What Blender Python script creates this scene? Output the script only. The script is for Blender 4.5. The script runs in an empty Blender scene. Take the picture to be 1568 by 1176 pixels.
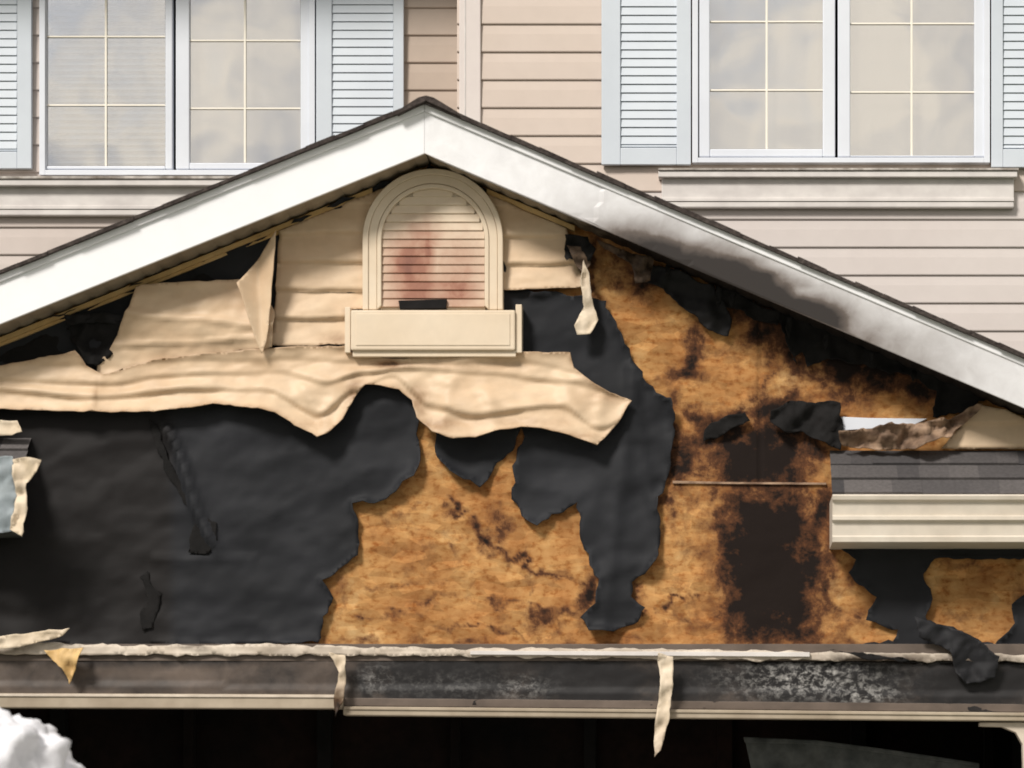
import bpy, bmesh, math, random
import numpy as np
from mathutils import Vector, noise
from mathutils.geometry import delaunay_2d_cdt
random.seed(4)
# ---------------------------------------------------------------- set-up
D=16.0; CX=1.0; CZ=1.6; ZC=4.0; S=300.0
def W(px,py,y=0.0):
    k=(D+y)/D
    X0=(px-784)/S; Z0=ZC+(588-py)/S
    return Vector((CX+(X0-CX)*k, y, CZ+(Z0-CZ)*k))
scene=bpy.context.scene
coll=scene.collection
def empty(name):
    e=bpy.data.objects.new(name,None); coll.objects.link(e); return e
garage=empty("attached_garage"); house=empty("vinyl_sided_house")

# ---------------------------------------------------------------- materials
def nt(name):
    m=bpy.data.materials.new(name); m.use_nodes=True
    n=m.node_tree; b=n.nodes["Principled BSDF"]; return m,n,b
def rgb(r,g,b):
    f=lambda c:((c/255+0.055)/1.055)**2.4 if c>10 else c/255/12.92
    return (f(r),f(g),f(b),1)
def noisenode(n,scale,detail=3,stretch=(1,1,1),dist=0.0,rough=.55,rot=(0,0,0)):
    tc=n.nodes.new("ShaderNodeNewGeometry"); mp=n.nodes.new("ShaderNodeMapping")
    mp.inputs["Scale"].default_value=stretch; mp.inputs["Rotation"].default_value=rot
    n.links.new(tc.outputs["Position"],mp.inputs["Vector"])
    t=n.nodes.new("ShaderNodeTexNoise"); t.inputs["Scale"].default_value=scale
    t.inputs["Detail"].default_value=detail; t.inputs["Distortion"].default_value=dist
    t.inputs["Roughness"].default_value=rough
    n.links.new(mp.outputs["Vector"],t.inputs["Vector"]); return t.outputs["Fac"]
def ramp(n,src,stops):
    r=n.nodes.new("ShaderNodeValToRGB"); e=r.color_ramp.elements
    e[0].position,e[0].color=stops[0]; e[1].position,e[1].color=stops[-1]
    for p,c in stops[1:-1]:
        x=e.new(p); x.color=c
    n.links.new(src,r.inputs["Fac"]); return r.outputs["Color"]
def mix(n,fac,a,b,mode='MIX'):
    m=n.nodes.new("ShaderNodeMix"); m.data_type='RGBA'; m.blend_type=mode
    for s,v in ((m.inputs[0],fac),(m.inputs[6],a),(m.inputs[7],b)):
        if hasattr(v,"links"): n.links.new(v,s)
        else: s.default_value=v
    return m.outputs[2]
def math_(n,op,a,b=0.0):
    m=n.nodes.new("ShaderNodeMath"); m.operation=op
    for s,v in ((m.inputs[0],a),(m.inputs[1],b)):
        if hasattr(v,"links"): n.links.new(v,s)
        else: s.default_value=v
    return m.outputs[0]
def g(v): return (v,v,v,1)
def attr(n,name):
    a=n.nodes.new("ShaderNodeAttribute"); a.attribute_name=name; return a.outputs["Fac"]
def bump(n,b,h,st,dist=.01):
    bp=n.nodes.new("ShaderNodeBump"); bp.inputs["Strength"].default_value=st; bp.inputs["Distance"].default_value=dist
    n.links.new(h,bp.inputs["Height"]); n.links.new(bp.outputs["Normal"],b.inputs["Normal"])
def weathered(name,c1,c2,rough=.6,scale=4,stretch=(1,1,1),char=False,charcol=(60,42,30),bmp=.0,white=False,grime=.1,spec=.3,cn=.9,gs=13,dark=(28,24,22)):
    m,n,b=nt(name)
    f=noisenode(n,scale,3,stretch)
    col=ramp(n,f,[(.3,rgb(*c1)),(.7,rgb(*c2))])
    f2=noisenode(n,gs,4,(1,1,1))
    gr=ramp(n,f2,[(.3,g(1-grime)),(.62,g(1))])
    col=mix(n,1.0,col,gr,'MULTIPLY')
    if char:
        a=attr(n,"char"); nn=noisenode(n,11,5,(1,1,1),.5,.62)
        t=math_(n,'ADD',a,math_(n,'MULTIPLY',math_(n,'SUBTRACT',nn,.5),math_(n,'MINIMUM',math_(n,'MULTIPLY',a,3),cn)))
        k=ramp(n,t,[(.05,g(0)),(.8,g(1))])
        col=mix(n,k,col,rgb(*charcol))
        k2=ramp(n,t,[(.72,g(0)),(1.0,g(1))])
        col=mix(n,k2,col,rgb(*dark))
    if white:
        a=attr(n,"white"); nn=noisenode(n,26,7,(1,1,1.3),.3,.72)
        t=math_(n,'MULTIPLY',a,ramp(n,nn,[(.47,g(0)),(.72,g(1))]))
        col=mix(n,t,col,rgb(215,212,208))
    n.links.new(col,b.inputs["Base Color"]); b.inputs["Roughness"].default_value=rough
    b.inputs["Specular IOR Level"].default_value=spec
    if bmp: bump(n,b,f2,bmp,.01)
    return m
M={}
M['fascia']=weathered("white_fascia",(232,232,235),(238,238,240),.5,1.5,(1,1,1),True,(108,98,92),.0,grime=.02,cn=.3,dark=(46,41,39))
M['shingle']=weathered("asphalt_shingle",(52,44,42),(84,76,72),.95,25,bmp=.8,grime=.5,gs=60)
M['cream']=weathered("melted_vinyl",(202,174,143),(216,192,163),.5,2.5,(1,1,2),True,(132,98,68),.05,grime=.09)
M['trimyellow']=weathered("f_channel",(196,160,104),(216,184,132),.6,5,grime=.2)
M['vent']=weathered("vent_vinyl",(216,198,174),(224,208,186),.5,3,(1,1,1),True,(154,104,82),.0,grime=.05,cn=.5,dark=(116,70,54))
M['soffit']=weathered("soffit_vinyl",(150,136,118),(178,165,146),.7,4,(1,1,1),True,(34,28,25),.1)
M['backsidingR']=weathered("house_siding",(200,191,187),(207,199,195),.6,1.0,(1,1,1),grime=.03)
M['backsidingC']=weathered("house_siding_warm",(202,187,176),(208,194,184),.6,1.0,(1,1,1),grime=.03)
M['backsidingL']=weathered("house_siding_b",(192,180,173),(200,189,183),.6,1.0,(1,1,1),grime=.04)
M['backsidingShade']=weathered("house_siding_shade",(176,159,145),(184,168,155),.6,1.0,(1,1,1),grime=.04)  # same siding with the strip's shade put into a darker tan
M['post']=weathered("corner_post",(214,204,200),(220,211,206),.6,2,grime=.03)
M['white']=weathered("window_vinyl",(214,218,227),(222,226,234),.45,2,grime=.02)
M['sill']=weathered("dirty_sill",(204,198,195),(221,216,212),.6,5,(1,1,2),grime=.10,bmp=.05,gs=9)
M['silldirt']=weathered("sooty_sill",(120,110,100),(210,204,198),.7,12,(1,1,1),grime=.4,bmp=.05,gs=18)
M['shutter']=weathered("shutter_paint",(198,205,214),(206,213,221),.5,2,grime=.02)
M['bluegrey']=weathered("blue_grey_panel",(128,138,144),(152,160,164),.6,4,grime=.2)
M['grille']=weathered("window_grille",(238,232,218),(244,238,226),.5,2,grime=.02)
M['header']=weathered("header_cladding",(90,79,71),(112,99,90),.5,3,(.6,1,2.5),True,(44,39,37),.1,True,grime=.35,dark=(26,24,25),gs=6)
M['ledge']=weathered("ledge_vinyl",(190,176,160),(216,204,189),.6,5,(1,1,2),True,(60,46,36),.1,grime=.2)
M['gutter']=weathered("gutter_metal",(206,195,180),(216,207,194),.45,3,(1,1,1),grime=.1)
M['black']=weathered("charred_black",(14,13,13),(26,24,24),.9,10,bmp=.5)
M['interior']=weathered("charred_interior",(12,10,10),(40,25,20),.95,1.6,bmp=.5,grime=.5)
M['palevinyl']=weathered("scorched_vinyl_strip",(200,182,156),(226,210,188),.6,7,(1,1,.5),True,(90,66,46),.15,grime=.2)
M['burntvinyl']=weathered("burnt_vinyl",(110,86,70),(182,152,126),.7,10,(1,1,2),True,(40,30,24),.4,grime=.5)
M['curtain']=weathered("curtain_cloth",(222,213,198),(232,224,212),.9,3,(3,1,.4),grime=.03)
M['blind']=weathered("window_blind",(150,172,194),(168,188,208),.6,2,grime=.03)
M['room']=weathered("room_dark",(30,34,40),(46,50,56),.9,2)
M['greypanel']=weathered("panel_metal",(66,70,70),(100,102,100),.7,9,(1,1,1),grime=.4,bmp=.3)
M['insul']=weathered("insulation",(216,216,221),(230,230,235),.95,9,grime=.05,bmp=.6)
M['concrete']=weathered("concrete",(150,146,140),(172,168,160),.9,2,grime=.2)
M['asphalt']=weathered("asphalt",(56,56,58),(70,70,72),.95,6,grime=.3)
M['grass']=weathered("grass",(52,70,34),(84,100,50),.95,3,grime=.4,bmp=.8)
# felt
m,n,b=nt("black_felt_paper")
f=noisenode(n,1.6,4,(1,1,1.6)); col=ramp(n,f,[(.3,rgb(25,26,29)),(.7,rgb(42,43,47))])
a=attr(n,"char"); col=mix(n,a,col,rgb(29,26,25))
vo=n.nodes.new("ShaderNodeTexVoronoi"); vo.inputs["Scale"].default_value=2.6
gp=n.nodes.new("ShaderNodeNewGeometry"); n.links.new(gp.outputs["Position"],vo.inputs["Vector"])
st=ramp(n,vo.outputs["Distance"],[(.014,g(.8)),(.022,g(0))]); col=mix(n,st,col,rgb(170,165,160))
n.links.new(col,b.inputs["Base Color"]); b.inputs["Roughness"].default_value=.65; b.inputs["Specular IOR Level"].default_value=.18
f2=noisenode(n,3.4,2,(.9,1,1.2),.2)
bump(n,b,f2,.35,.04); M['felt']=m
# osb
m,n,b=nt("osb_sheathing")
big=noisenode(n,3.2,5,(1,1,1.1),.2,.62)
col=ramp(n,big,[(.28,rgb(164,110,66)),(.45,rgb(192,140,88)),(.58,rgb(208,160,104)),(.74,rgb(230,192,138))])
blot=noisenode(n,24,5,(.8,1,1.2),0,.62)
col=mix(n,1.0,col,ramp(n,blot,[(.32,rgb(200,172,148)),(.48,rgb(246,240,234)),(.62,g(1))]),'MULTIPLY')
def flakes(rot,scale,lo,seed):
    vo=n.nodes.new("ShaderNodeTexVoronoi"); vo.inputs["Scale"].default_value=scale
    gp=n.nodes.new("ShaderNodeNewGeometry"); mp=n.nodes.new("ShaderNodeMapping")
    mp.inputs["Scale"].default_value=(.42,1,1.25); mp.inputs["Rotation"].default_value=(0,rot,0); mp.inputs["Location"].default_value=(seed,0,seed)
    n.links.new(gp.outputs["Position"],mp.inputs["Vector"]); n.links.new(mp.outputs["Vector"],vo.inputs["Vector"])
    sep=n.nodes.new("ShaderNodeSeparateColor"); n.links.new(vo.outputs["Color"],sep.inputs[0])
    return ramp(n,sep.outputs[0],[(0,g(lo)),(1,g(1.0))])
fa=flakes(.3,18,.70,0); fb=flakes(1.1,26,.76,5)
col=mix(n,1.0,col,fa,'MULTIPLY'); col=mix(n,1.0,col,fb,'MULTIPLY')
a=attr(n,"char"); nn=noisenode(n,8,9,(1,1,1),.2,.74)
t=math_(n,'ADD',a,math_(n,'MULTIPLY',math_(n,'SUBTRACT',nn,.5),2.0))
col=mix(n,ramp(n,t,[(.20,g(0)),(.66,g(1))]),col,rgb(104,68,46))
col=mix(n,ramp(n,t,[(.52,g(0)),(.92,g(1))]),col,rgb(34,28,26))
n.links.new(col,b.inputs["Base Color"]); b.inputs["Roughness"].default_value=.9; b.inputs["Specular IOR Level"].default_value=.08
bump(n,b,blot,.15,.01); M['osb']=m
# tabs
m,n,b=nt("shingle_tabs"); a=attr(n,"char"); f=noisenode(n,60,3)
col=ramp(n,a,[(0,rgb(60,58,60)),(1,rgb(104,99,98))]); col=mix(n,1.0,col,ramp(n,f,[(.3,g(.7)),(.7,g(1))]),'MULTIPLY')
n.links.new(col,b.inputs["Base Color"]); b.inputs["Roughness"].default_value=.95; M['shingletab']=m
# glass
m,n,b=nt("window_glass"); n.nodes.remove(b)
gl=n.nodes.new("ShaderNodeBsdfGlossy"); gl.inputs["Roughness"].default_value=.02; gl.inputs["Color"].default_value=(.97,.97,.98,1)
tr=n.nodes.new("ShaderNodeBsdfTransparent"); tr.inputs["Color"].default_value=(.97,.97,.96,1)
mx=n.nodes.new("ShaderNodeMixShader"); mx.inputs[0].default_value=.55
n.links.new(tr.outputs[0],mx.inputs[1]); n.links.new(gl.outputs[0],mx.inputs[2])
wn=noisenode(n,3,1); bp=n.nodes.new("ShaderNodeBump"); bp.inputs["Strength"].default_value=.12; bp.inputs["Distance"].default_value=.02
n.links.new(wn,bp.inputs["Height"]); n.links.new(bp.outputs[0],gl.inputs["Normal"])
n.links.new(mx.outputs[0],n.nodes["Material Output"].inputs[0]); M['glass']=m

# ---------------------------------------------------------------- mesh helpers
def mk(name,verts,faces,mat,parent,smooth=False):
    me=bpy.data.meshes.new(name); me.from_pydata([tuple(v) for v in verts],[],faces); me.materials.append(mat)
    bm=bmesh.new(); bm.from_mesh(me); bmesh.ops.recalc_face_normals(bm,faces=bm.faces); bm.to_mesh(me); bm.free()
    if smooth: me.polygons.foreach_set("use_smooth",[True]*len(me.polygons))
    o=bpy.data.objects.new(name,me); coll.objects.link(o); o.parent=parent; return o
def slab(name,poly,yf,yb,mat,parent,bev=.003):
    f=[W(px,py,yf) for px,py in poly]; k=len(f)
    v=f+[Vector((p.x,yb,p.z)) for p in f]
    fs=[tuple(range(k)),tuple(range(2*k-1,k-1,-1))]+[(i,(i+1)%k,(i+1)%k+k,i+k) for i in range(k)]
    o=mk(name,v,fs,mat,parent)
    if bev:
        b=o.modifiers.new("bev",'BEVEL'); b.width=bev; b.segments=2; b.limit_method='ANGLE'
    return o
def rect(name,x1,y1,x2,y2,yf,yb,mat,parent,bev=.003):
    return slab(name,[(x1,y1),(x2,y1),(x2,y2),(x1,y2)],yf,yb,mat,parent,bev)
def box(name,a,b_,mat,parent,bev=0):
    (x1,y1,z1),(x2,y2,z2)=a,b_
    v=[(x1,y1,z1),(x2,y1,z1),(x2,y2,z1),(x1,y2,z1),(x1,y1,z2),(x2,y1,z2),(x2,y2,z2),(x1,y2,z2)]
    f=[(0,1,2,3),(4,5,6,7),(0,1,5,4),(1,2,6,5),(2,3,7,6),(3,0,4,7)]
    o=mk(name,v,f,mat,parent)
    if bev:
        m=o.modifiers.new("bev",'BEVEL'); m.width=bev; m.segments=2
    return o
def nz(x,y,s=0.0): return noise.noise(Vector((x,y,s)))
def fr(x,y,s=0.0): return noise.fractal(Vector((x,y,s)),1.0,2.0,4)
def blobs(P,bl,boxes=()):
    r=np.zeros(len(P))
    for cx,cy,rx,ry,a in bl:
        q=((P[:,0]-cx)/rx)**2+((P[:,1]-cy)/ry)**2
        r=np.maximum(r,a*np.exp(-q*0.7))
    for x1,y1,x2,y2,a in boxes:
        cx,cy,rx,ry=(x1+x2)/2,(y1+y2)/2,(x2-x1)/2,(y2-y1)/2
        q=(np.abs((P[:,0]-cx)/rx)**2.5+np.abs((P[:,1]-cy)/ry)**2.5)
        r=np.maximum(r,a*np.exp(-q*0.7))
    return r
def refine(poly,seg,jag,seed):
    out=[]; L=len(poly)
    for i in range(L):
        a=poly[i]; b=poly[(i+1)%L]; d=math.hypot(b[0]-a[0],b[1]-a[1]); k=max(1,int(d/seg)) if seg else 1
        nx,ny=-(b[1]-a[1])/max(d,1e-6),(b[0]-a[0])/max(d,1e-6)
        for j in range(k):
            t=j/k; x=a[0]+(b[0]-a[0])*t; y=a[1]+(b[1]-a[1])*t
            w=(fr(x*.035,y*.035,seed)+.5*fr(x*.12,y*.12,seed+9))*jag
            out.append((x+nx*w,y+ny*w))
    return out
def inside(P,ol):
    A=np.array(ol); r=np.zeros(len(P),bool); x,y=P[:,0],P[:,1]
    for (x1,y1),(x2,y2) in zip(A,np.roll(A,-1,axis=0)):
        if y1==y2: continue
        c=((y1>y)!=(y2>y))&(x<(x2-x1)*(y-y1)/(y2-y1)+x1); r^=c
    return r
def sheet(name,poly,y0,depth,mat,parent,gx=7,gy=6,jag=3,seg=7,curl=0,thick=.003,attrs=None,seed=1,curlr=10,smooth=True):
    ol=refine(poly,seg,jag,seed)
    xs=[p[0] for p in ol]; ys=[p[1] for p in ol]
    G=np.array([(x,y) for x in np.arange(min(xs)+gx*.37,max(xs),gx) for y in np.arange(min(ys)+gy*.41,max(ys),gy)])
    G=G[inside(G,ol)] if len(G) else G
    pts=[Vector(p) for p in ol]+[Vector(p) for p in G.tolist()]
    nL=len(ol)
    rv,re,rf,*_=delaunay_2d_cdt(pts,[],[list(range(nL))],1,1e-4)
    P=np.array([(v[0],v[1]) for v in rv]); N=len(P)
    cen=np.array([P[list(f)].mean(axis=0) for f in rf]); ok=inside(cen,ol)
    rf=[tuple(f) for f,k in zip(rf,ok) if k]
    A=np.array(ol); B=np.roll(A,-1,axis=0); dist=np.full(N,1e9)
    if curl or attrs:
        for a,b in zip(A,B):
            ab=b-a; L=max((ab**2).sum(),1e-9); t=np.clip(((P-a)@ab)/L,0,1)
            q=a+t[:,None]*ab; dist=np.minimum(dist,np.hypot(P[:,0]-q[:,0],P[:,1]-q[:,1]))
    out=[]
    for i in range(N):
        px,py=P[i]; d=depth(px,py)
        if curl: d+=curl*math.exp(-dist[i]/curlr)*max(0,.45+1.3*nz(px*.02,py*.02,seed+3))
        w=W(px,py,y0); out.append((w.x,y0-d,w.z))
    me=bpy.data.meshes.new(name); me.from_pydata(out,[],rf); me.materials.append(mat)
    for an,fn in (attrs or {}).items():
        at=me.attributes.new(an,'FLOAT','POINT'); at.data.foreach_set("value",np.asarray(fn(P,dist),dtype=np.float32))
    me.polygons.foreach_set("use_smooth",[smooth]*len(me.polygons)); me.update()
    o=bpy.data.objects.new(name,me); coll.objects.link(o); o.parent=parent
    if thick:
        s=o.modifiers.new("sol",'SOLIDIFY'); s.thickness=thick; s.offset=0
    return o

# ---------------------------------------------------------------- HOUSE (behind)
YR=1.8; YL=2.15
def lapwall(name,x1,x2,y0,line_px,pitch_px,ztop,zbot,mat):
    w1=W(x1,0,y0).x; w2=W(x2,0,y0).x
    zl=W(0,line_px,y0).z; p=pitch_px/S*(D+y0)/D
    k=math.ceil((ztop-zl)/p); z=zl+k*p
    v=[];f=[]
    while z>zbot:
        zb=z-p; b=len(v)
        prof=[(y0-.002,z),(y0-.009,z-p*.35),(y0-.014,z-p*.95),(y0-.012,zb+.003),(y0-.002,zb)]
        for yy,zz in prof:
            v+= [(w1,yy,zz),(w2,yy,zz)]
        for i in range(4): f.append((b+2*i,b+2*i+1,b+2*i+3,b+2*i+2))
        z=zb
    return mk(name,v,f,mat,house)
ZT=7.3
zmid=W(0,262,YR).z
lapwall("siding_wall_upper",700,1900,YR,38,42.7,ZT,zmid,M['backsidingC'])
zlow=min(v.co.z for v in bpy.data.objects["siding_wall_upper"].data.vertices)
line_low=588-(((zlow-CZ)/((D+YR)/D)+CZ)-ZC)*S
lapwall("siding_wall_lower",700,1900,YR,line_low,42.7,zlow,0.1,M['backsidingR'])
lapwall("siding_wall_recessed",-600,600,YL,55,42,ZT,0.1,M['backsidingL'])
lapwall("siding_wall_shade_strip",600.1,735,YL,55,42,ZT,0.1,M['backsidingShade'])  # strip left of the corner post, its shade painted by the darker colour
xr1=W(715,0,YR).x; xr2=W(1900,0,YR).x; xl1=W(-600,0,YL).x
box("wall_core",(xr1,YR+.35,0),(xr2,9,ZT),M['backsidingR'],house)
box("wall_core_recessed",(xl1,YL+.35,0),(xr1-.002,9,ZT),M['backsidingL'],house)
rect("corner_post",703,-320,736,600,YR-.03,YL,M['post'],house,.006)
rect("corner_post_groove",711,-320,713,600,YR-.033,YR-.02,M['sill'],house,0)
zr=ZT
mk("roof",[(xl1-.5,YR-.45,zr),(xr2+.5,YR-.45,zr),(xr2+.5,5.4,zr+2.2),(xl1-.5,5.4,zr+2.2),(xr2+.5,9.5,zr),(xl1-.5,9.5,zr),
 (xl1-.5,YR-.45,zr-.12),(xr2+.5,YR-.45,zr-.12),(xr2+.5,9.5,zr-.12),(xl1-.5,9.5,zr-.12)],
 [(0,1,2,3),(3,2,4,5),(6,7,8,9),(0,1,7,6),(5,4,8,9),(1,2,4,8,7),(0,3,5,9,6)],M['shingle'],house)

def shutter(x1,x2,yb,y0,l1,l2,lb,pitch):
    yt=-215
    e=bpy.data.objects.new("shutter",None); coll.objects.link(e); e.parent=house
    f=y0-.055
    rect("shutter_stile",x1,yt,l1,yb,f,y0-.02,M['shutter'],e,.004)
    rect("shutter_stile",l2,yt,x2,yb,f,y0-.02,M['shutter'],e,.004)
    rect("shutter_rail",l1,lb,l2,yb,f+.002,y0-.02,M['shutter'],e,.004)
    rect("shutter_rail",l1,yt,l2,yt+28,f+.002,y0-.02,M['shutter'],e,.004)
    rect("shutter_back",l1,yt+28,l2,lb,f+.024,y0-.018,M['shutter'],e,0)
    v=[];fc=[]; y=yt+28
    while y<lb-1:
        y2=min(y+pitch,lb); a=W(l1,y,f+.02); bb=W(l2,y,f+.02); c=W(l2,y2,f+.02); d=W(l1,y2,f+.02); k=len(v)
        v+=[(a.x,f+.018,a.z),(bb.x,f+.018,bb.z),(c.x,f+.010,c.z+.004),(d.x,f+.010,d.z+.004),(d.x,f+.018,d.z+.001),(c.x,f+.018,c.z+.001)]
        fc+=[(k,k+1,k+2,k+3),(k+3,k+2,k+5,k+4)]
        y+=pitch
    mk("louvers",v,fc,M['shutter'],e)
def window(x1,x2,yb,y0,sashes,fill):
    yt=-190
    e=bpy.data.objects.new("window",None); coll.objects.link(e); e.parent=house
    f=y0-.06
    rect("frame_jamb",x1,yt,x1+9,yb,f,y0+.1,M['white'],e)
    rect("frame_jamb",x2-9,yt,x2,yb,f,y0+.1,M['white'],e)
    rect("frame_sill",x1+9,yb-8,x2-9,yb,f,y0+.1,M['white'],e)
    rect("frame_head",x1+9,yt,x2-9,yt+9,f,y0+.1,M['white'],e)
    for i,(s1,s2,g1,g2,gb,mx_,hs) in enumerate(sashes):
        fs=y0-.045
        rect("sash_stile",s1,yt+10,g1,yb-9,fs,y0+.02,M['white'],e,.006)
        rect("sash_stile",g2,yt+10,s2,yb-9,fs,y0+.02,M['white'],e,.006)
        rect("sash_rail",g1,gb,g2,yb-9,fs+.002,y0+.02,M['white'],e,.006)
        rect("sash_rail",g1,yt+10,g2,yt+32,fs+.002,y0+.02,M['white'],e,.006)
        rect("glass",g1,yt+32,g2,gb,y0-.018,y0-.014,M['glass'],e,0)
        for h in hs: rect("grille_bar",g1,h-1.3,g2,h+1.3,y0-.028,y0-.0195,M['grille'],e,.002)
        rect("grille_bar",mx_-1.7,yt+32,mx_+1.7,gb,y0-.030,y0-.0195,M['grille'],e,.002)
        k=fill[i]
        if k=='blind':
            v=[];fc=[]; y=yt+20
            while y<gb+5:
                a=W(g1-4,y,y0+.07); c=W(g2+4,y+7,y0+.07); q=len(v)
                v+=[(a.x,y0+.085,a.z),(c.x,y0+.085,a.z),(c.x,y0+.055,c.z),(a.x,y0+.055,c.z)]; fc.append((q,q+1,q+2,q+3)); y+=9.4
            mk("blind_slats",v,fc,M['blind'],e)
        else:
            v=[];fc=[]; a=W(g1-6,yt+15,y0+.1); c=W(g2+6,gb+6,y0+.1); K=50
            for j in range(K+1):
                x=a.x+(c.x-a.x)*j/K; yy=y0+.05+.006*math.sin(j*.5)+.004*math.sin(j*.27+i)
                v+=[(x,yy,a.z),(x,yy,c.z)]
                if j: fc.append((2*j-2,2*j,2*j+1,2*j-1))
            mk("curtain",v,fc,M['curtain'],e,True)
    rect("room_back",x1+9,yt+9,x2-9,yb-8,y0+.3,y0+.34,M['room'],e,0)
shutter(921,1058,252,YR,950,1036,226,13.2)
shutter(1518,1655,256,YR,1536,1632,228,13.2)
shutter(-95,48,258,YL,-70,26,250-18,13)
shutter(484,618,258,YL,508,602,232,13)
window(1060,1516,249,YR,[(1070,1279,1087,1260,228,1174,[-70,33,138]),(1283,1508,1302,1492,238,1396,[-70,36,141])],['c','c'])
window(60,482,268,YL,[(68,264,71,253,254,162,[-55,56,161]),(269,474,290,460,249,375,[-50,62,166])],['blind','c'])
rect("window_sill",1008,261,1558,271,YR-.10,YR-.0,M['sill'],house,.005)
rect("window_sill_top",1008,257,1560,260.5,YR-.11,YR-.0,M['silldirt'],house,.002)
rect("window_apron",1013,271.5,1553,318,YR-.06,YR-.0,M['sill'],house,.008)
rect("window_apron_lip",1013,303,1553,308,YR-.066,YR-.05,M['sill'],house,.002)
rect("window_sill",-120,274,520,284,YL-.11,YL,M['sill'],house,.005)
rect("window_sill_top",-120,269.5,522,273.5,YL-.12,YL,M['silldirt'],house,.002)
rect("window_apron",-115,284.5,515,330,YL-.06,YL,M['sill'],house,.008)
rect("window_apron_lip",-115,315,515,320,YL-.066,YL-.05,M['sill'],house,.002)
for nm,rects,y0 in (("siding_wall_upper",[(1062,1514,-188,247)],YR),("siding_wall_recessed",[(62,480,-188,266)],YL)):
    o=bpy.data.objects[nm]; me=o.data
    bm=bmesh.new(); bm.from_mesh(me)
    for (a,b_,t,bt) in rects:
        p=W(a,t,y0); q=W(b_,bt,y0)
        for co,no in (((p.x,0,0),(1,0,0)),((q.x,0,0),(1,0,0)),((0,0,p.z),(0,0,1)),((0,0,q.z),(0,0,1))):
            bmesh.ops.bisect_plane(bm,geom=bm.verts[:]+bm.edges[:]+bm.faces[:],plane_co=co,plane_no=no)
        dl=[f for f in bm.faces if p.x<f.calc_center_median().x<q.x and q.z<f.calc_center_median().z<p.z]
        bmesh.ops.delete(bm,geom=dl,context='FACES')
    bm.to_mesh(me); bm.free()

# ---------------------------------------------------------------- GARAGE
OH=.30; YF=-OH-.02
SL=.402; SR=.425; AP=650
def rl(px,base): return base+(AP-px)*SL if px<AP else base+(px-AP)*SR
XL=-500; XR=1735
def sootR(P,d):
    e=(235+(P[:,0]-AP)*SR)-P[:,1]
    s=blobs(P,[(1140,430,140,100,1.35),(1225,472,100,60,1.1),(1040,380,120,75,.95),(950,340,50,50,.45),(1340,512,140,90,.5)])
    f=np.array([.10*fr(x*.012,y*.03,71) for x,y in P])
    return np.clip(s*np.clip(1.15-e/68,.22,1.1)+f*(s>.15)*s*2,0,1.0)+.10+.10*np.clip((P[:,0]-950)/500,0,1)
slab("rake_fascia_a",[(AP,163),(AP,235),(XL,rl(XL,235)),(XL,rl(XL,163))],YF-.01,YF+.01,M['fascia'],garage,.003)
sheet("rake_fascia_b",[(AP+.5,163),(XR,rl(XR,163)),(XR,rl(XR,235)),(AP+.5,235)],YF,lambda x,y:(.006 if x>922-(y-300)*.3 else 0),M['fascia'],garage,8,8,0,0,attrs={'char':sootR},thick=.02,smooth=False)
for nm,a,b_ in (("drip_edge_a",XL,AP),("drip_edge_b",AP+.6,XR)):
    slab(nm,[(a,rl(a,158)),(b_,rl(b_,158)),(b_,rl(b_,170)),(a,rl(a,170))],YF-.026,YF-.011,M['fascia'],garage,.004)
def shedge(a,b_):
    x=a
    while x<b_:
        x2=min(x+44,b_); j=random.uniform(-1.2,1.2); s=3 if b_<=AP else -3
        rr=[(x,rl(x,150)+j+(s if s<0 else 0)*.4+1.5),(x2,rl(x2,150)+j+1.5),(x2,rl(x2,158)-.4),(x,rl(x,158)-.4)]
        slab("shingle_edge",rr,YF-.055+random.uniform(-.006,.006),YF+.3,M['shingle'],garage,0); x=x2
shedge(XL,AP); shedge(AP,XR)
slab("ridge_cap",[(612,167),(640,149),(652,146),(664,149),(702,172),(704,178),(652,154),(608,175)],YF-.075,YF+.3,M['shingle'],garage,.002)
for nm,a,b_ in (("roof_slope_a",XL,AP),("roof_slope_b",AP,XR)):
    slab(nm,[(a,rl(a,154)),(b_,rl(b_,154)),(b_,rl(b_,190)),(a,rl(a,190))],YF+.011,YL-.03,M['shingle'],garage,0)
def soffit(nm,a,b_,chr_):
    A=W(a,rl(a,231),YF); B=W(b_,rl(b_,231),YF); L=(B-A).length; n_=int(L/.033); v=[];f=[]
    for i in range(n_+1):
        t=i/n_; p=A.lerp(B,t); dz=.009 if i%3==0 else 0
        v+=[(p.x,YF+.012,p.z+dz),(p.x,0.02,p.z+dz)]
        if i: f.append((2*i-2,2*i,2*i+1,2*i-1))
    o=mk(nm,v,f,M['soffit'],garage)
    at=o.data.attributes.new('char','FLOAT','POINT')
    at.data.foreach_set('value',[chr_(q[0]) for q in v])
soffit("soffit_a",XL,AP,lambda x:.1)
soffit("soffit_b",AP,XR,lambda x:.15+max(0,min(1.0,(x-.1)*1.6)))
def inv(v): return (784+v.x*S, 588-(v.z-ZC)*S)
SA=inv(W(AP,231,YF)); SLp=inv(W(XL,rl(XL,231),YF)); SRp=inv(W(XR,rl(XR,231),YF))
def sl(px):   # soffit line on the wall plane
    if px<SA[0]: return SA[1]+(SA[0]-px)*(SLp[1]-SA[1])/(SA[0]-SLp[0])
    return SA[1]+(px-SA[0])*(SRp[1]-SA[1])/(SRp[0]-SA[0])
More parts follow.
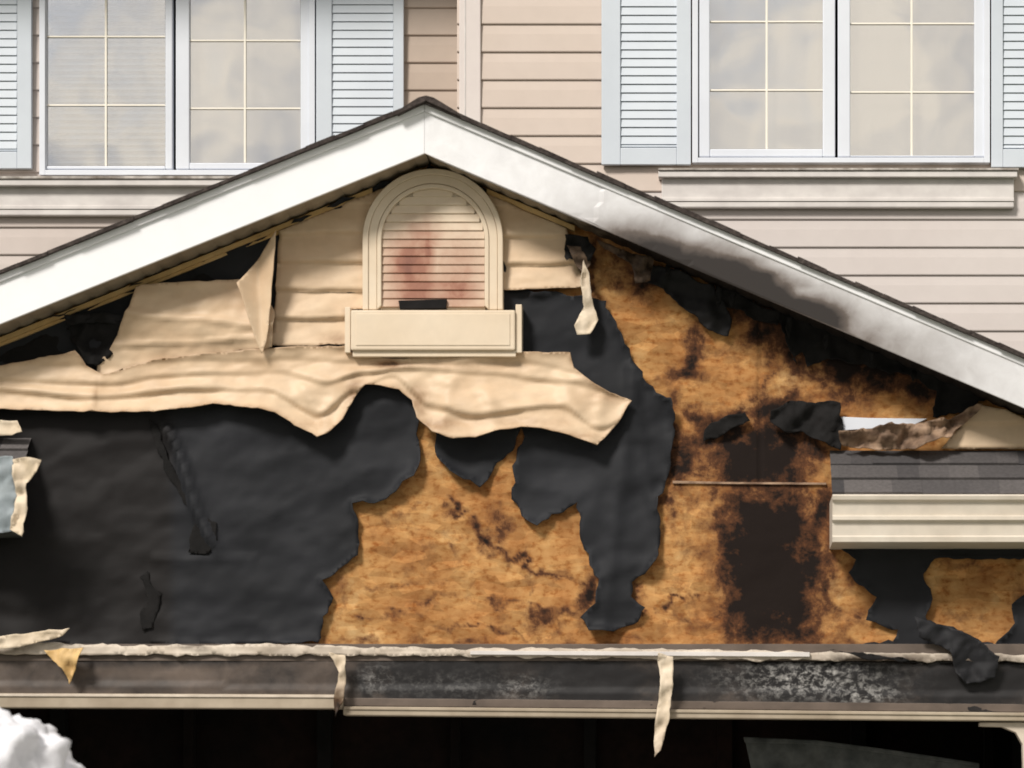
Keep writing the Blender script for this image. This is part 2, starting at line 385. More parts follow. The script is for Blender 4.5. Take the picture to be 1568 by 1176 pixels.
# OSB sheathing
gx=4.0; xs=np.arange(-400,1641,gx); ys=np.arange(235,1008,gx)
idx=-np.ones((len(xs),len(ys)),int); V=[];PP=[]
for i,x in enumerate(xs):
    for j,y in enumerate(ys):
        if y>sl(x)-6:
            w=W(x,y,0); d=.005*fr(x*.015,y*.02,2)
            if abs(x-1165)<2.5 and y<740: d-=.012
            idx[i,j]=len(V); V.append((w.x,-d,w.z)); PP.append((x,y))
F=[(idx[i,j],idx[i+1,j],idx[i+1,j+1],idx[i,j+1]) for i in range(len(xs)-1) for j in range(len(ys)-1) if min(idx[i,j],idx[i+1,j],idx[i+1,j+1],idx[i,j+1])>=0]
me=bpy.data.meshes.new("osb_sheathing"); me.from_pydata(V,[],F); me.materials.append(M['osb'])
PP=np.array(PP,float)
PW=np.array([(x+fr(x*.02,y*.02,40)*22,y+fr(x*.02,y*.02,50)*22) for x,y in PP])
def linebl(pts,rx,ry,a,step=10):
    r=[]
    for (x0,y0_),(x1,y1_) in zip(pts,pts[1:]):
        k=max(1,int(math.hypot(x1-x0,y1_-y0_)/step))
        for t in range(k): r.append((x0+(x1-x0)*t/k+random.uniform(-3,3),y0_+(y1_-y0_)*t/k+random.uniform(-3,3),rx*random.uniform(.6,1.3),ry*random.uniform(.6,1.4),a*random.uniform(.5,1.15)))
    return r
BX=[(1100,730,1245,1000,1.25),(1075,640,1252,760,1.15),(1040,645,1110,700,.8),(1236,745,1275,840,.9),(1185,450,1400,565,1.15),(1140,465,1212,530,.9)]
BL=[(1110,655,60,20,1.0),(1235,700,30,44,.8),(1200,640,56,34,1.0),(1070,640,30,14,.8),(1175,850,105,160,.70),(1160,690,120,70,.58),(1280,520,170,90,.55),
 (1240,870,34,66,.95),(1225,950,36,44,1.0),(1180,975,80,16,.85),(1330,565,120,40,1.0),(1410,590,60,24,.9),
 (1060,545,18,36,.95),(1050,575,30,14,.8),(1130,460,40,34,.9),(1215,545,24,46,.8),(1000,425,70,26,.75),(1045,700,24,60,.85),(1030,690,18,100,.75),(1022,780,12,40,.75),
 (935,400,30,60,.45),(910,410,12,60,.75),(1165,560,7,90,.5),(1310,610,100,18,.38),(1112,800,20,80,.8),(650,690,22,20,.35),(770,640,50,50,.6),
 (520,900,14,40,.45),(905,910,14,40,.85),(700,990,500,8,.45),(860,945,70,8,.7),(960,920,14,30,.7),(1300,985,60,8,.5),(1500,858,60,8,.5),(1560,930,14,40,.45),(1480,945,30,6,.5),
 (640,850,80,60,.2),(1095,960,60,12,.6),(1268,900,14,60,.75),(1045,950,30,10,.5),(1300,880,14,30,.6),(1320,940,16,18,.5),(770,800,24,24,.6),(745,850,16,12,.6),(1290,960,40,20,.4)]
BL+=linebl([(690,765),(735,815),(790,850),(840,880),(900,900)],10,6,.76)+linebl([(620,935),(720,910),(800,930),(890,950)],15,4,.68)+linebl([(600,800),(660,780),(720,775)],12,5,.5)
BL+=linebl([(920,950),(1000,938),(1070,912),(1115,870)],9,4,.75)+linebl([(540,945),(640,950),(760,965),(880,960)],14,4,.66)+linebl([(1250,760),(1262,820),(1250,900),(1210,985)],12,14,.75)
BL+=linebl([(700,840),(760,835),(830,910)],8,8,.5)+linebl([(560,900),(640,890),(700,900)],12,5,.5)
at=me.attributes.new('char','FLOAT','POINT'); at.data.foreach_set('value',(blobs(PW,BL,BX)).astype(np.float32))
me.polygons.foreach_set("use_smooth",[True]*len(me.polygons)); me.update()
o=bpy.data.objects.new("osb_sheathing",me); coll.objects.link(o); o.parent=garage
slab("sheathing_seam_flashing",[(1030,736),(1120,738),(1265,739),(1265,742),(1120,741),(1030,740)],-.014,0.002,M['burntvinyl'],garage,0)

# felt
def fd(s,a=.008):
    def f(x,y):
        w=1-abs(fr(x*.006,y*.012,s))*2
        return .006+a*(.5+w*.5+fr(x*.008,y*.011,s+5))
    return f
def feltdepth(x,y):
    d=fd(3,.018)(x,y)
    t=(y-640)/200
    if -.02<t<1.08:
        cx=246+86*t+5*math.sin(t*6); ww=5+4*t; e=min(1,(t+.02)*8)*min(1,(1.08-t)*6)
        d+=e*(.055*math.exp(-((x-cx)/ww)**2))
    q=y-(852+6*nz(x*.03,2)+max(0,(x-330))*.06)
    if 230<x<430 and 0<q<60: d+=.014*math.exp(-q/16)*min(1,(430-x)/80)
    if x>880 and y>560: d+=.014*math.exp(-((x-955+.12*(y-700))/12)**2)+.012*math.exp(-((x-985-.15*(y-700))/8)**2)
    return max(d,.003)
felt=[(-400,sl(-400)+4),(100,sl(100)+4),(400,sl(400)+4),(SA[0],SA[1]+5),(760,sl(760)+5),(775,445),(860,450),(930,462),(945,505),(965,545),(985,580),(1005,603),(1030,612),(1032,660),(1025,720),(1005,762),(1014,800),(1008,850),(988,880),(968,892),(966,915),(986,930),(970,958),(940,968),(905,964),(888,945),(912,925),(916,888),(897,850),(890,810),(884,770),(862,784),(840,795),(824,806),(800,790),(786,765),(786,715),(800,670),(798,655),(785,690),(765,712),(735,749),(712,735),(690,722),(670,700),(668,660),(664,620),(648,620),(642,650),(645,690),(640,722),(608,755),(575,772),(540,772),(552,805),(548,850),(528,870),(498,888),(510,915),(496,945),(488,985),(300,990),(-400,990)]
sheet("felt_paper",felt,-.004,feltdepth,M['felt'],garage,7,7,6,8,curl=.045,attrs={'char':lambda P,d:np.clip((275-P[:,0])/20,0,1)*np.clip((P[:,1]-600)/50,0,1)*.8},seed=2,curlr=6)
FT={'char':lambda P,d:P[:,0]*0+.1}
sheet("felt_paper_torn",[(1278,836),(1641,836),(1641,853),(1560,857),(1430,856),(1412,880),(1428,918),(1415,945),(1430,1004),(1285,1004),(1310,990),(1368,983),(1374,966),(1325,950),(1342,915),(1315,895),(1300,878),(1310,858)],-.004,fd(5),M['felt'],garage,8,8,4,7,curl=.03,attrs=FT,seed=5,curlr=6)
sheet("felt_paper_torn",[(1412,946),(1465,965),(1525,990),(1552,955),(1548,925),(1575,905),(1600,880),(1641,885),(1641,1006),(1428,1006)],-.006,fd(5),M['felt'],garage,8,8,4,7,curl=.03,attrs=FT,seed=7,curlr=6)
def rag(name,poly,y0,amp,mat,seed,jag=4,curl=.02,par=None,cf=None,fs=.03):
    return sheet(name,poly,y0,lambda x,y:amp*(.5+fr(x*fs,y*fs,seed)),mat,par or garage,5,5,jag,6,curl=curl,attrs={'char':cf or (lambda P,d:P[:,0]*0+.6),'white':lambda P,d:P[:,0]*0},seed=seed,curlr=6,thick=.004)
rag("felt_scrap",[(985,402),(1040,418),(1092,440),(1108,462),(1122,490),(1115,516),(1085,508),(1062,485),(1035,462),(1010,440),(988,432)],-.02,.035,M['felt'],11)
rag("felt_scrap",[(1186,476),(1215,484),(1300,515),(1420,565),(1510,608),(1480,632),(1428,640),(1434,600),(1380,574),(1310,556),(1262,552),(1240,560),(1228,540),(1215,560),(1204,520)],-.015,.03,M['black'],12,7)
rag("felt_scrap",[(1095,438),(1150,458),(1200,480),(1190,500),(1150,485),(1110,468)],-.02,.03,M['black'],25,7)
rag("felt_scrap",[(1180,632),(1205,616),(1285,618),(1290,650),(1287,690),(1262,680),(1230,662),(1200,664),(1182,650)],-.03,.05,M['black'],13)
rag("felt_scrap",[(1078,655),(1140,632),(1148,644),(1110,668),(1075,676)],-.012,.02,M['black'],14,5)
rag("felt_scrap",[(1400,944),(1460,962),(1500,982),(1530,1006),(1524,1040),(1480,1046),(1462,1030),(1456,1000),(1410,975)],-.11,.03,M['felt'],15,cf=lambda P,d:P[:,0]*0+.3)
rag("felt_scrap",[(866,362),(900,366),(914,385),(905,402),(880,398),(866,402)],-.07,.07,M['black'],16)
rag("felt_scrap",[(112,492),(150,488),(190,494),(180,540),(150,564),(132,558),(128,540),(108,520)],-.03,.06,M['black'],17)
rag("felt_scrap",[(100,484),(150,480),(196,486),(196,498),(150,494),(104,500)],-.06,.04,M['felt'],27,2)
rag("felt_scrap",[(214,884),(226,874),(234,900),(246,908),(242,932),(234,962),(218,966),(214,940),(226,918)],-.030,.004,M['black'],19,4,curl=0)
rag("felt_fold_shadow",[(228,640),(244,655),(254,690),(270,725),(292,762),(312,790),(330,800),(334,828),(318,848),(290,846),(292,822),(300,800),(282,768),(258,730),(242,695),(232,665)],-.034,.004,M['black'],29,4,curl=0)  # black cutout painting the shadow along the left of the rolled fold
rag("dark_cavity_sheet",[(262,sl(262)+34),(405,sl(405)+14),(425,sl(425)+20),(425,432),(262,436)],-.018,.006,M['black'],21,2,curl=0)  # black sheet standing in for the darkness of the hole below the soffit
rag("dark_cavity_sheet",[(-60,sl(-60)+26),(215,sl(215)+22),(200,470),(170,500),(130,545),(-60,565)],-.016,.006,M['black'],22,3,curl=0)  # likewise, blackness of the far-left cavity laid in as a sheet
def strip(nm,a,b_,o1,o2,yf,mat): slab(nm,[(a,sl(a)+o1),(b_,sl(b_)+o1),(b_,sl(b_)+o2),(a,sl(a)+o2)],yf,0,mat,garage,.002)
strip("f_channel_a",-400,570,-1,7,-.05,M['trimyellow']); strip("f_channel_a2",-400,560,7.3,13,-.035,M['trimyellow'])
strip("f_channel_b",745,880,-1,7,-.05,M['trimyellow'])
def lapf(base,pitch,a,wob,s):
    def f(x,y):
        yy=y+wob*fr(x*.007,y*.004,s); t=(yy-base)/pitch; t-=math.floor(t)
        v=t/.9 if t<.9 else (1-t)/.1
        return .012+a*v+.010*fr(x*.012,y*.02,s)
    return f
def edgechar(k=.5,r=5,extra=None):
    def f(P,d):
        c=k*np.exp(-d/r)
        if extra: c=np.maximum(c,blobs(P,extra))
        return c
    return f
sheet("siding_remnant",[(428,sl(428)+10),(SA[0],SA[1]+8),(868,sl(868)+10),(884,400),(892,442),(770,446),(770,470),(530,475),(535,530),(505,528),(480,534),(414,530),(424,450)],-.02,lapf(320,43,.026,6,31),M['cream'],garage,8,3,1.5,9,curl=.006,attrs={'char':edgechar(.3,3,[(520,520,20,8,.5),(880,430,10,20,.4),(560,400,6,80,.25)])},seed=31)
def sagd(x,y):
    yy=y+10*fr(x*.008,y*.008,4)
    return .045+.040*math.sin((yy-430)/115*math.pi)+.026*fr(x*.010,y*.018,7)+.016*math.exp(-((y-(492+.10*(x-300)+8*nz(x*.01,1)))/5)**2)+.014*math.exp(-((y-(526-.03*(x-300)+6*nz(x*.012,4)))/4)**2)
sheet("siding_sagging",[(212,442),(225,437),(300,434),(368,431),(400,440),(424,480),(420,536),(380,541),(330,546),(250,560),(190,575),(150,582),(150,560),(175,530),(190,500),(205,465)],-.03,sagd,M['cream'],garage,6,4,2,8,curl=.012,attrs={'char':edgechar(.3,3,[(360,540,60,6,.25)])},seed=33,thick=.005)
def pw(pts):
    def f(x):
        if x<=pts[0][0]: return pts[0][1]
        for (a,u),(b_,v) in zip(pts,pts[1:]):
            if x<=b_:
                t=(x-a)/(b_-a); t=t*t*(3-2*t); return u+(v-u)*t
        return pts[-1][1]
    return f
l1=pw([(-400,590),(0,584),(150,592),(300,575),(420,572),(500,590),(560,574),(620,566),(760,575),(880,590),(970,612)])
l2=pw([(-400,612),(0,600),(150,612),(300,600),(400,598),(490,640),(545,600),(600,580),(660,625),(740,640),(860,625),(920,660),(970,640)])
l3=pw([(-400,566),(100,560),(250,556),(450,552),(600,562),(800,556),(900,575)])
def bandd(x,y):
    a=l1(x)+5*nz(x*.012,3); b_=l2(x)+5*nz(x*.012,7); c=l3(x)+3*nz(x*.015,9)
    m1=max(.1,.65+1.1*nz(x*.006,11)); m2=max(.15,.75+1.0*nz(x*.006,21))
    step=lambda e,s:1/(1+math.exp(-max(-30,min(30,e/s))))
    d=.045
    d+=.042*m1*(1-step(y-a,1.6))*min(1,max(0,(y-c)/max(a-c,4)))
    d+=.050*m2*(1-step(y-b_,1.8))*min(1,max(0,(y-a)/max(b_-a,4)))
    d+=.014*(1-step(y-c,1.6))
    d+=.045*min(1,max(0,(y-b_)/35))
    d+=.034*fr(x*.006,y*.009,9)+.005*fr(x*.02,y*.05,5)
    for cx,sx in ((470,.6),(515,-.3),(690,-.2),(745,.3),(870,.4),(925,-.2),(150,-.3),(590,.1)):
        q=(x-cx-sx*(y-600)); d+=.014*math.exp(-(q/11)**2)*max(0,min(1,(y-565)/50))
    return d
band=[(-400,600),(-60,572),(40,556),(120,541),(135,562),(160,576),(250,552),(400,537),(470,533),(530,533),(545,545),(600,552),(700,550),(800,542),(874,543),(880,565),(905,588),(935,603),(968,616),(948,648),(915,686),(890,676),(865,668),(830,660),(800,657),(760,664),(730,674),(695,675),(665,664),(640,642),(632,615),(612,600),(585,592),(562,592),(545,612),(528,645),(505,668),(490,672),(455,655),(425,636),(400,630),(330,622),(240,634),(150,634),(-60,628),(-400,640)]
sheet("siding_melted_band",band,-.035,bandd,M['cream'],garage,5,3,2,8,curl=.02,attrs={'char':edgechar(.42,4,[(600,560,26,7,.85),(545,610,14,28,.48),(640,620,16,22,.55),(670,655,34,12,.48),(150,605,3,24,.35),(940,610,20,8,.4),(700,562,120,7,.25),(800,650,80,8,.25),(480,655,30,10,.35),(880,672,30,6,.4)])},seed=35,thick=.004,curlr=7)
def flapd(x,y): return .09+.05*abs((x-(395+(y-365)*.06))/25)
sheet("siding_flap",[(429,362),(398,405),(370,441),(382,480),(394,520),(405,546),(413,528),(420,470),(426,400)],-.045,flapd,M['cream'],garage,4,8,1,9,attrs={'char':edgechar(0.0,3),'white':lambda P,d:P[:,0]*0},seed=36,curl=.001)
rag("melted_drip",[(893,398),(902,420),(906,455),(916,490),(904,512),(884,514),(880,500),(894,470),(890,430)],-.09,.03,M['palevinyl'],41,1.5,cf=lambda P,d:P[:,0]*0+.1)
rag("melted_curl",[(868,376),(890,380),(905,405),(892,420),(880,405)],-.08,.05,M['burntvinyl'],42,2)
rag("melted_curl",[(915,372),(960,385),(1002,400),(996,432),(975,436),(965,405),(925,385)],-.06,.09,M['burntvinyl'],43,3)
rag("burnt_siding_remnant",[(1283,664),(1340,655),(1400,650),(1450,642),(1500,620),(1494,634),(1455,668),(1400,690),(1340,690),(1290,684)],-.07,.09,M['burntvinyl'],44,4,cf=lambda P,d:P[:,0]*0+.2)
slab("exposed_white_trim",[(1288,638),(1330,640),(1420,641),(1400,650),(1340,656),(1290,659)],-.03,0,M['white'],garage,.002)
sheet("siding_remnant",[(1500,622),(1540,628),(1641,sl(1641)+8),(1641,688),(1440,688),(1470,655)],-.02,lapf(612,38,.018,4,45),M['cream'],garage,8,3,1.5,9,curl=.004,attrs={'char':edgechar(.3,4)},seed=45)
for i,(x,l) in enumerate(((1098,30),(1118,24),(1205,34),(1262,26),(1330,22),(1395,18),(1020,22))):
    y=sl(x)+2; rag("charred_strand",[(x,y),(x+9,y+3),(x+7,y+l*.6),(x+2,y+l),(x-2,y+l*.5)],-.08,.04,M['black'],80+i,2)

# ---------------- arched vent
vent=bpy.data.objects.new("gable_vent",None); coll.objects.link(vent); vent.parent=garage
def arch(x1,x2,ytop,yb,n_=36):
    cx=(x1+x2)/2; rx=(x2-x1)/2; ry=min(rx,(yb-ytop)); cy=ytop+ry
    return [(x1,yb)]+[(cx-rx*math.cos(math.pi*i/n_),cy-ry*math.sin(math.pi*i/n_)) for i in range(n_+1)]+[(x2,yb)]
def archring(nm,o_,i_,yf,yb,mat):
    a=[W(x,y,yf) for x,y in o_]; b_=[W(x,y,yf) for x,y in i_]; k=len(a); v=[];f=[]
    for L,yy in ((a,yf),(b_,yf),(a,yb),(b_,yb)): v+=[(p.x,yy,p.z) for p in L]
    for i in range(k-1):
        f+=[(i,i+1,k+i+1,k+i),(i,i+1,2*k+i+1,2*k+i),(k+i,k+i+1,3*k+i+1,3*k+i)]
    for i in (0,k-1): f.append((i,k+i,3*k+i,2*k+i))
    o=mk(nm,v,f,mat,vent); m=o.modifiers.new("b",'BEVEL'); m.width=.004; m.segments=2; m.limit_method='ANGLE'
archring("vent_frame",arch(555,770,258,474),arch(564,762,267,474),-.105,-.02,M['vent'])
archring("vent_frame_step",arch(564.3,761.7,267.3,474),arch(577,749,281,474),-.098,-.02,M['vent'])
archring("vent_frame_inner",arch(577.3,748.7,281.3,474),arch(584,742,288,468),-.104,-.02,M['vent'])
v=[];f=[];ch=[]; y=289; cxm=663; R=79
def vstain(x,y): return float(blobs(np.array([[x,y]],float),[(628,398,40,44,.95),(640,438,56,30,.85),(700,400,50,48,.58),(695,438,54,28,.78),(645,362,36,28,.68),(655,375,12,40,.85)])[0])
while y<466:
    y2=y+13.0
    hw=R if y>288+R else math.sqrt(max(0,R*R-(288+R-y-5)**2))
    if hw>6:
        K=24
        for j in range(K+1):
            x=cxm-hw+2*hw*j/K; a=W(x,y,-.08); c=W(x,y2,-.08); q=len(v)
            v+=[(a.x,-.082,a.z),(a.x,-.090,c.z+.004),(a.x,-.082,c.z)]; ch+=[vstain(x,y)]*3
            if j: f+=[(q-3,q,q+1,q-2),(q-2,q+1,q+2,q-1)]
    y=y2
o=mk("vent_louvers",v,f,M['vent'],vent); at=o.data.attributes.new('char','FLOAT','POINT'); at.data.foreach_set('value',ch)
slab("vent_back",arch(583,743,287,474),-.074,-.02,M['vent'],vent,0)
slab("vent_dark_slot",[(610,460),(684,458),(683,472),(612,473)],-.108,-.07,M['black'],vent,.002)
rect("vent_sill_box",537,474.5,789,536,-.15,-.02,M['vent'],vent,.008)
rect("vent_sill_inset",545,480,781,529,-.154,-.148,M['vent'],vent,.003)
rect("vent_sill_flange",528,470,536.5,540,-.13,-.02,M['vent'],vent,.003)
rect("vent_sill_flange",789.5,466,799,540,-.13,-.02,M['vent'],vent,.003)
rect("vent_sill_lip",540,536.5,790,546,-.13,-.02,M['vent'],vent,.003)

# ---------------- eave returns
def tabs(nm,x1,x2,ya,yb_,pa,pb,rows):
    v=[];f=[];ch=[]
    A=W(0,pa,ya).z; B=W(0,pb,yb_).z
    w1=W(x1,pa,yb_).x; w2=W(x2,pa,yb_).x
    for r in range(rows):
        t0=r/rows; t1=(r+1)/rows; x=w1-random.uniform(0,.2)
        while x<w2:
            wd=random.choice([.11,.15,.2,.24]); xa=max(x,w1); xb=min(x+wd,w2); x+=wd
            if xb<=xa: continue
            h=random.choice([.006,.010]); c=random.random(); q=len(v)
            p0=(ya+(yb_-ya)*t0,A+(B-A)*t0); p1=(ya+(yb_-ya)*t1,A+(B-A)*t1)
            v+=[(xa,p0[0],p0[1]),(xb,p0[0],p0[1]),(xb,p1[0]-h,p1[1]+h),(xa,p1[0]-h,p1[1]+h),(xb,p1[0],p1[1]-.004),(xa,p1[0],p1[1]-.004)]
            f+=[(q,q+1,q+2,q+3),(q+3,q+2,q+4,q+5)]; ch+=[c]*6
    o=mk(nm,v,f,M['shingletab'],garage); at=o.data.attributes.new('char','FLOAT','POINT'); at.data.foreach_set('value',ch)
YE=-.30
tabs("return_shingles",1274,1735,-.01,YE,690,757,3)
def gutter(nm,x1,x2,py0,mat):
    pr=[(YE-.10,0),(YE-.108,-.008),(YE-.102,-.026),(YE-.080,-.036),(YE-.068,-.10),(YE-.085,-.108),(YE-.085,-.125),(YE-.062,-.135),(YE-.055,-.20),(YE-.062,-.208),(YE-.058,-.232),(0,-.235),(0,0)]
    z0=W(0,py0,YE-.1).z; a=W(x1,0,YE-.1).x; b_=W(x2,0,YE-.1).x; k=len(pr)
    v=[(a,y,z0+z) for y,z in pr]+[(b_,y,z0+z) for y,z in pr]
    f=[(i,(i+1)%k,(i+1)%k+k,i+k) for i in range(k)]+[tuple(range(k)),tuple(range(k,2*k))]
    return mk(nm,v,f,mat,garage)
gutter("return_gutter",1275,1760,757,M['gutter'])
tabs("return_shingles",-520,30,-.01,YE,668,735,3)
gutter("return_gutter",-540,10,740,M['greypanel'])
rag("torn_return_cap",[(-60,642),(28,645),(36,662),(20,668),(-60,668)],-.10,.03,M['palevinyl'],51,1,cf=lambda P,d:P[:,0]*0)
rag("torn_return_edge",[(18,704),(44,700),(66,706),(60,724),(42,742),(44,780),(38,822),(18,812),(26,760),(24,722)],-.44,.05,M['palevinyl'],52,2,cf=lambda P,d:P[:,0]*0+.05)
rag("torn_return_panel",[(-60,700),(22,700),(26,760),(20,815),(-30,820),(-60,820)],-.425,.03,M['bluegrey'],53,2)

# ---------------- header
def hd(px): return max(px,-50)/1568*16
H=lambda pts:[(x,y+hd(x)) for x,y in pts]
sheet("header_ledge",H([(-420,986),(60,984),(200,987),(400,983),(700,986),(1000,983),(1300,986),(1645,987),(1645,999),(1300,997),(1000,999),(600,998),(250,1001),(-420,1000)]),-.10,lambda x,y:.01*fr(x*.03,y*.05,6),M['ledge'],garage,10,4,3.5,7,curl=.01,attrs={'char':edgechar(.15,2,[(1350,1010,80,8,.8),(1490,1010,60,10,.8),(650,990,60,6,.25),(300,990,20,6,.6),(30,990,20,10,.5),(900,1000,60,4,.3)])},seed=61,thick=.008)
slab("header_ledge_clean",H([(720,989),(1240,986),(1240,993),(720,995)]),-.125,-.08,M['sill'],garage,.002)
rect("header_top",-420,986,1645,1012,-.085,0,M['header'],garage,.002)
def hchar(P,d):
    b=blobs(P,[(680,1040,150,55,1.25),(900,1045,150,55,1.2),(1260,1040,190,50,1.3),(1480,1050,130,55,1.2),(1060,1040,120,50,1.0),(560,1040,30,45,1.0),(250,1012,280,10,.8),(1550,1040,60,50,1.1),(60,1030,60,30,.55),(420,1040,80,30,.65),(230,1055,80,14,.55),(150,1050,40,16,.5)])
    return b
def hwhite(P,d): return blobs(P,[(1235,1040,80,22,.9),(1320,1062,40,14,.8),(575,1040,24,18,.3),(700,1050,110,18,.12),(800,1055,30,14,.4)])
sheet("header_cladding",H([(-420,998),(1645,998),(1645,1080),(-420,1068)]),-.075,lambda x,y:.004*fr(x*.02,y*.03,4)+(.008 if y-hd(x)>1046 else 0),M['header'],garage,9,5,0,0,attrs={'char':hchar,'white':hwhite},thick=.01)
slab("header_lip_a",H([(-420,1060),(525,1058),(525,1080),(-420,1083)]),-.12,-.02,M['soffit'],garage,.006)
slab("header_lip_a2",H([(-420,1061),(524,1059),(524,1063),(-420,1065)]),-.128,-.11,M['ledge'],garage,.002)
slab("header_lip_b",H([(525.5,1076),(1645,1075),(1645,1088),(525.5,1090)]),-.12,-.02,M['soffit'],garage,.006)
slab("header_lip_b2",H([(526,1077),(1645,1076),(1645,1080),(526,1081)]),-.128,-.11,M['soffit'],garage,.002)
slab("header_lip_c",H([(525.5,1063),(1645,1062),(1645,1074.5),(525.5,1075.5)]),-.09,-.02,M['header'],garage,.003)
rag("hanging_strip",[(505,1000),(530,1004),(531,1040),(526,1075),(514,1098),(512,1070),(520,1030)],-.14,.05,M['palevinyl'],71,2,cf=lambda P,d:blobs(P,[(515,1090,20,40,.9),(520,1040,10,20,.3)]))
rag("hanging_strip",[(1008,1000),(1030,1006),(1031,1050),(1024,1100),(1012,1150),(1002,1160),(1003,1110),(1010,1050)],-.15,.05,M['palevinyl'],72,2,cf=lambda P,d:blobs(P,[(1005,1150,30,40,.4)]))
rag("hanging_strip",[(70,996),(128,992),(120,1020),(108,1048),(98,1024),(78,1008)],-.14,.06,M['trimyellow'],73,2)
rag("torn_ledge_sliver",[(-60,984),(20,972),(108,962),(96,974),(30,992),(-60,998)],-.14,.03,M['palevinyl'],74,2,cf=lambda P,d:P[:,0]*0+.05)
rag("ledge_char_rag",[(1270,994),(1340,1003),(1400,1012),(1330,1010)],-.13,.01,M['black'],75,3)

# ---------------- garage body & interior
gx1=W(-400,0,0).x; gx2=W(1640,0,0).x; oz=W(0,1086,0).z
ox1=W(-300,0,0).x; ox2=W(1568,0,0).x
ze=W(0,700,0).z
box("side_wall_a",(gx1,.02,0),(gx1+.12,YL-.04,ze),M['backsidingL'],garage)
box("side_wall_b",(gx2-.12,.02,0),(gx2,YR-.04,ze),M['backsidingR'],garage)
box("front_pier_a",(gx1,-.03,0),(ox1,.015,oz+.02),M['backsidingC'],garage)
box("front_pier_b",(ox2,-.03,0),(gx2,.015,oz+.02),M['backsidingC'],garage)
slab("door_corner_trim",[(1500,1106),(1600,1106),(1600,1200),(1568,1200),(1566,1140),(1556,1122),(1535,1113),(1500,1112)],-.08,0,M['ledge'],garage,.004)
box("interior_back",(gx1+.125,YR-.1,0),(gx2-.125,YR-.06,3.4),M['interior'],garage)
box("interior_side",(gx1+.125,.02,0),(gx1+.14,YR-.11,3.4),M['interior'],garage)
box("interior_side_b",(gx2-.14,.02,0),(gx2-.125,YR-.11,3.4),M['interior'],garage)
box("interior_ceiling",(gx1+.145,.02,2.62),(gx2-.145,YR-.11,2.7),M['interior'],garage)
for i in range(9):
    x=gx1+.5+i*.75; box("charred_stud",(x,YR-.2,0),(x+.05+random.random()*.05,YR-.105,2.6),M['black' if i%2 else 'interior'],garage,.005)

# fallen door panel leaning inside the garage
e=empty("fallen_garage_door_panel")
def tri(nm,pts,yf,th,mat): slab(nm,pts,yf,yf+th,mat,e,.006)
tri("panel_skin",[(1140,1130),(1250,1136),(1340,1148),(1420,1158),(1500,1172),(1500,1900),(1170,1900),(1150,1176)],.5,.04,M['greypanel'])
tri("panel_edge",[(1138,1128),(1250,1133),(1345,1145),(1500,1168),(1500,1174),(1345,1153),(1250,1140),(1140,1137)],.485,.012,M['greypanel'])
for yy in (1300,1500,1700): tri("panel_rib",[(1180,yy),(1490,yy+12),(1490,yy+20),(1180,yy+8)],.49,.008,M['greypanel'])

# insulation pile in front of the garage
e=empty("insulation_pile")
c0=W(-64,1090,-2.0)
v=[];f=[]; NU,NV=110,80
for i in range(NU):
    for j in range(NV+1):
        u=2*math.pi*i/NU; t=j/NV; z=c0.z*(1-t**1.7); r=.08+1.1*t**.66
        dx=math.cos(u)*r; dy=math.sin(u)*r
        q=Vector((dx*3,dy*3,z*3)); w=.10*noise.noise(q)+.10*abs(noise.noise(q*2.6))+.03*noise.noise(q*7)
        v.append((c0.x+dx*(1+w/max(r,.2)),-2+dy*(1+w/max(r,.2)),max(.0,z+w*(1-t))))
for i in range(NU):
    for j in range(NV):
        a=i*(NV+1)+j; b_=((i+1)%NU)*(NV+1)+j; f.append((a,b_,b_+1,a+1))
mk("pile",v,f,M['insul'],e,True)

# ---------------- ground
def sheetg(nm,x1,y1,x2,y2,z,mat):
    return mk(nm,[(x1,y1,z),(x2,y1,z),(x2,y2,z),(x1,y2,z)],[(0,1,2,3)],mat,None)
sheetg("lawn",-400,-400,400,400,-.012,M['grass'])
sheetg("driveway",-4.2,-11,3.2,1.7,-.004,M['concrete'])
sheetg("street",-400,-20,400,-12.2,-.008,M['asphalt'])
box("sidewalk",(-60,-12.2,-.012),(60,-11,.1),M['concrete'],None,.01)

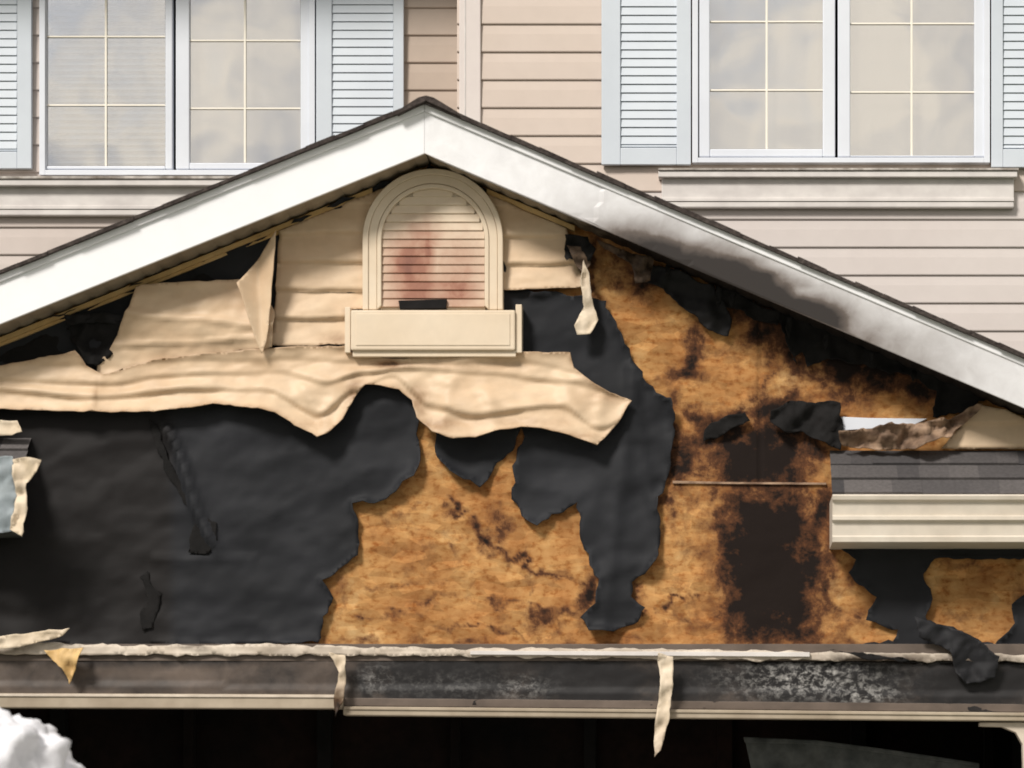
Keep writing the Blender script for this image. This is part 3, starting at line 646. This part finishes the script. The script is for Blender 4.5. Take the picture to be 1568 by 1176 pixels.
# ---------------- light
el,az=math.radians(40),math.radians(-30)   # from front left
d=Vector((math.sin(az)*math.cos(el),-math.cos(az)*math.cos(el),math.sin(el)))
L=bpy.data.lights.new("sun",'SUN'); L.energy=3.7; L.angle=math.radians(13); L.color=(1,.95,.88)
lo=bpy.data.objects.new("sun",L); coll.objects.link(lo); lo.rotation_euler=d.to_track_quat('Z','Y').to_euler()
w=bpy.data.worlds.new("World"); scene.world=w; w.use_nodes=True; n=w.node_tree
bg=n.nodes["Background"]; sk=n.nodes.new("ShaderNodeTexSky"); sk.sky_type='NISHITA'; sk.sun_disc=False
sk.sun_elevation=el; sk.sun_rotation=math.atan2(d.x,d.y)
tc=n.nodes.new("ShaderNodeTexCoord"); mp=n.nodes.new("ShaderNodeMapping"); mp.inputs["Scale"].default_value=(1,1,1.3)
n.links.new(tc.outputs["Generated"],mp.inputs[0])
tn=n.nodes.new("ShaderNodeTexNoise"); tn.inputs["Scale"].default_value=7.5; tn.inputs["Detail"].default_value=4; tn.inputs["Distortion"].default_value=.5
n.links.new(mp.outputs[0],tn.inputs["Vector"])
cf=ramp(n,tn.outputs["Fac"],[(.32,g(.5)),(.46,g(1.0))])
tn2=n.nodes.new("ShaderNodeTexNoise"); tn2.inputs["Scale"].default_value=13; tn2.inputs["Detail"].default_value=5
n.links.new(mp.outputs[0],tn2.inputs["Vector"])
cc=ramp(n,tn2.outputs["Fac"],[(.38,(5.8,6.0,6.5,1)),(.58,(11.4,10.5,9.2,1))])
col=mix(n,cf,sk.outputs[0],cc)
n.links.new(col,bg.inputs["Color"]); bg.inputs["Strength"].default_value=.084
# ---------------- camera
cam=bpy.data.cameras.new("camera"); co=bpy.data.objects.new("camera",cam); coll.objects.link(co); scene.camera=co
co.location=(CX,-D,CZ); co.rotation_euler=(math.radians(90),0,0)
wid=1568/S; cam.sensor_width=36; cam.lens=36*D/wid; cam.shift_x=-CX/wid; cam.shift_y=(ZC-CZ)/wid; cam.clip_end=2000
cam.dof.use_dof=True; cam.dof.focus_distance=17.2; cam.dof.aperture_fstop=1.4
scene.view_settings.view_transform='Standard'; scene.view_settings.look='None'; scene.view_settings.exposure=0
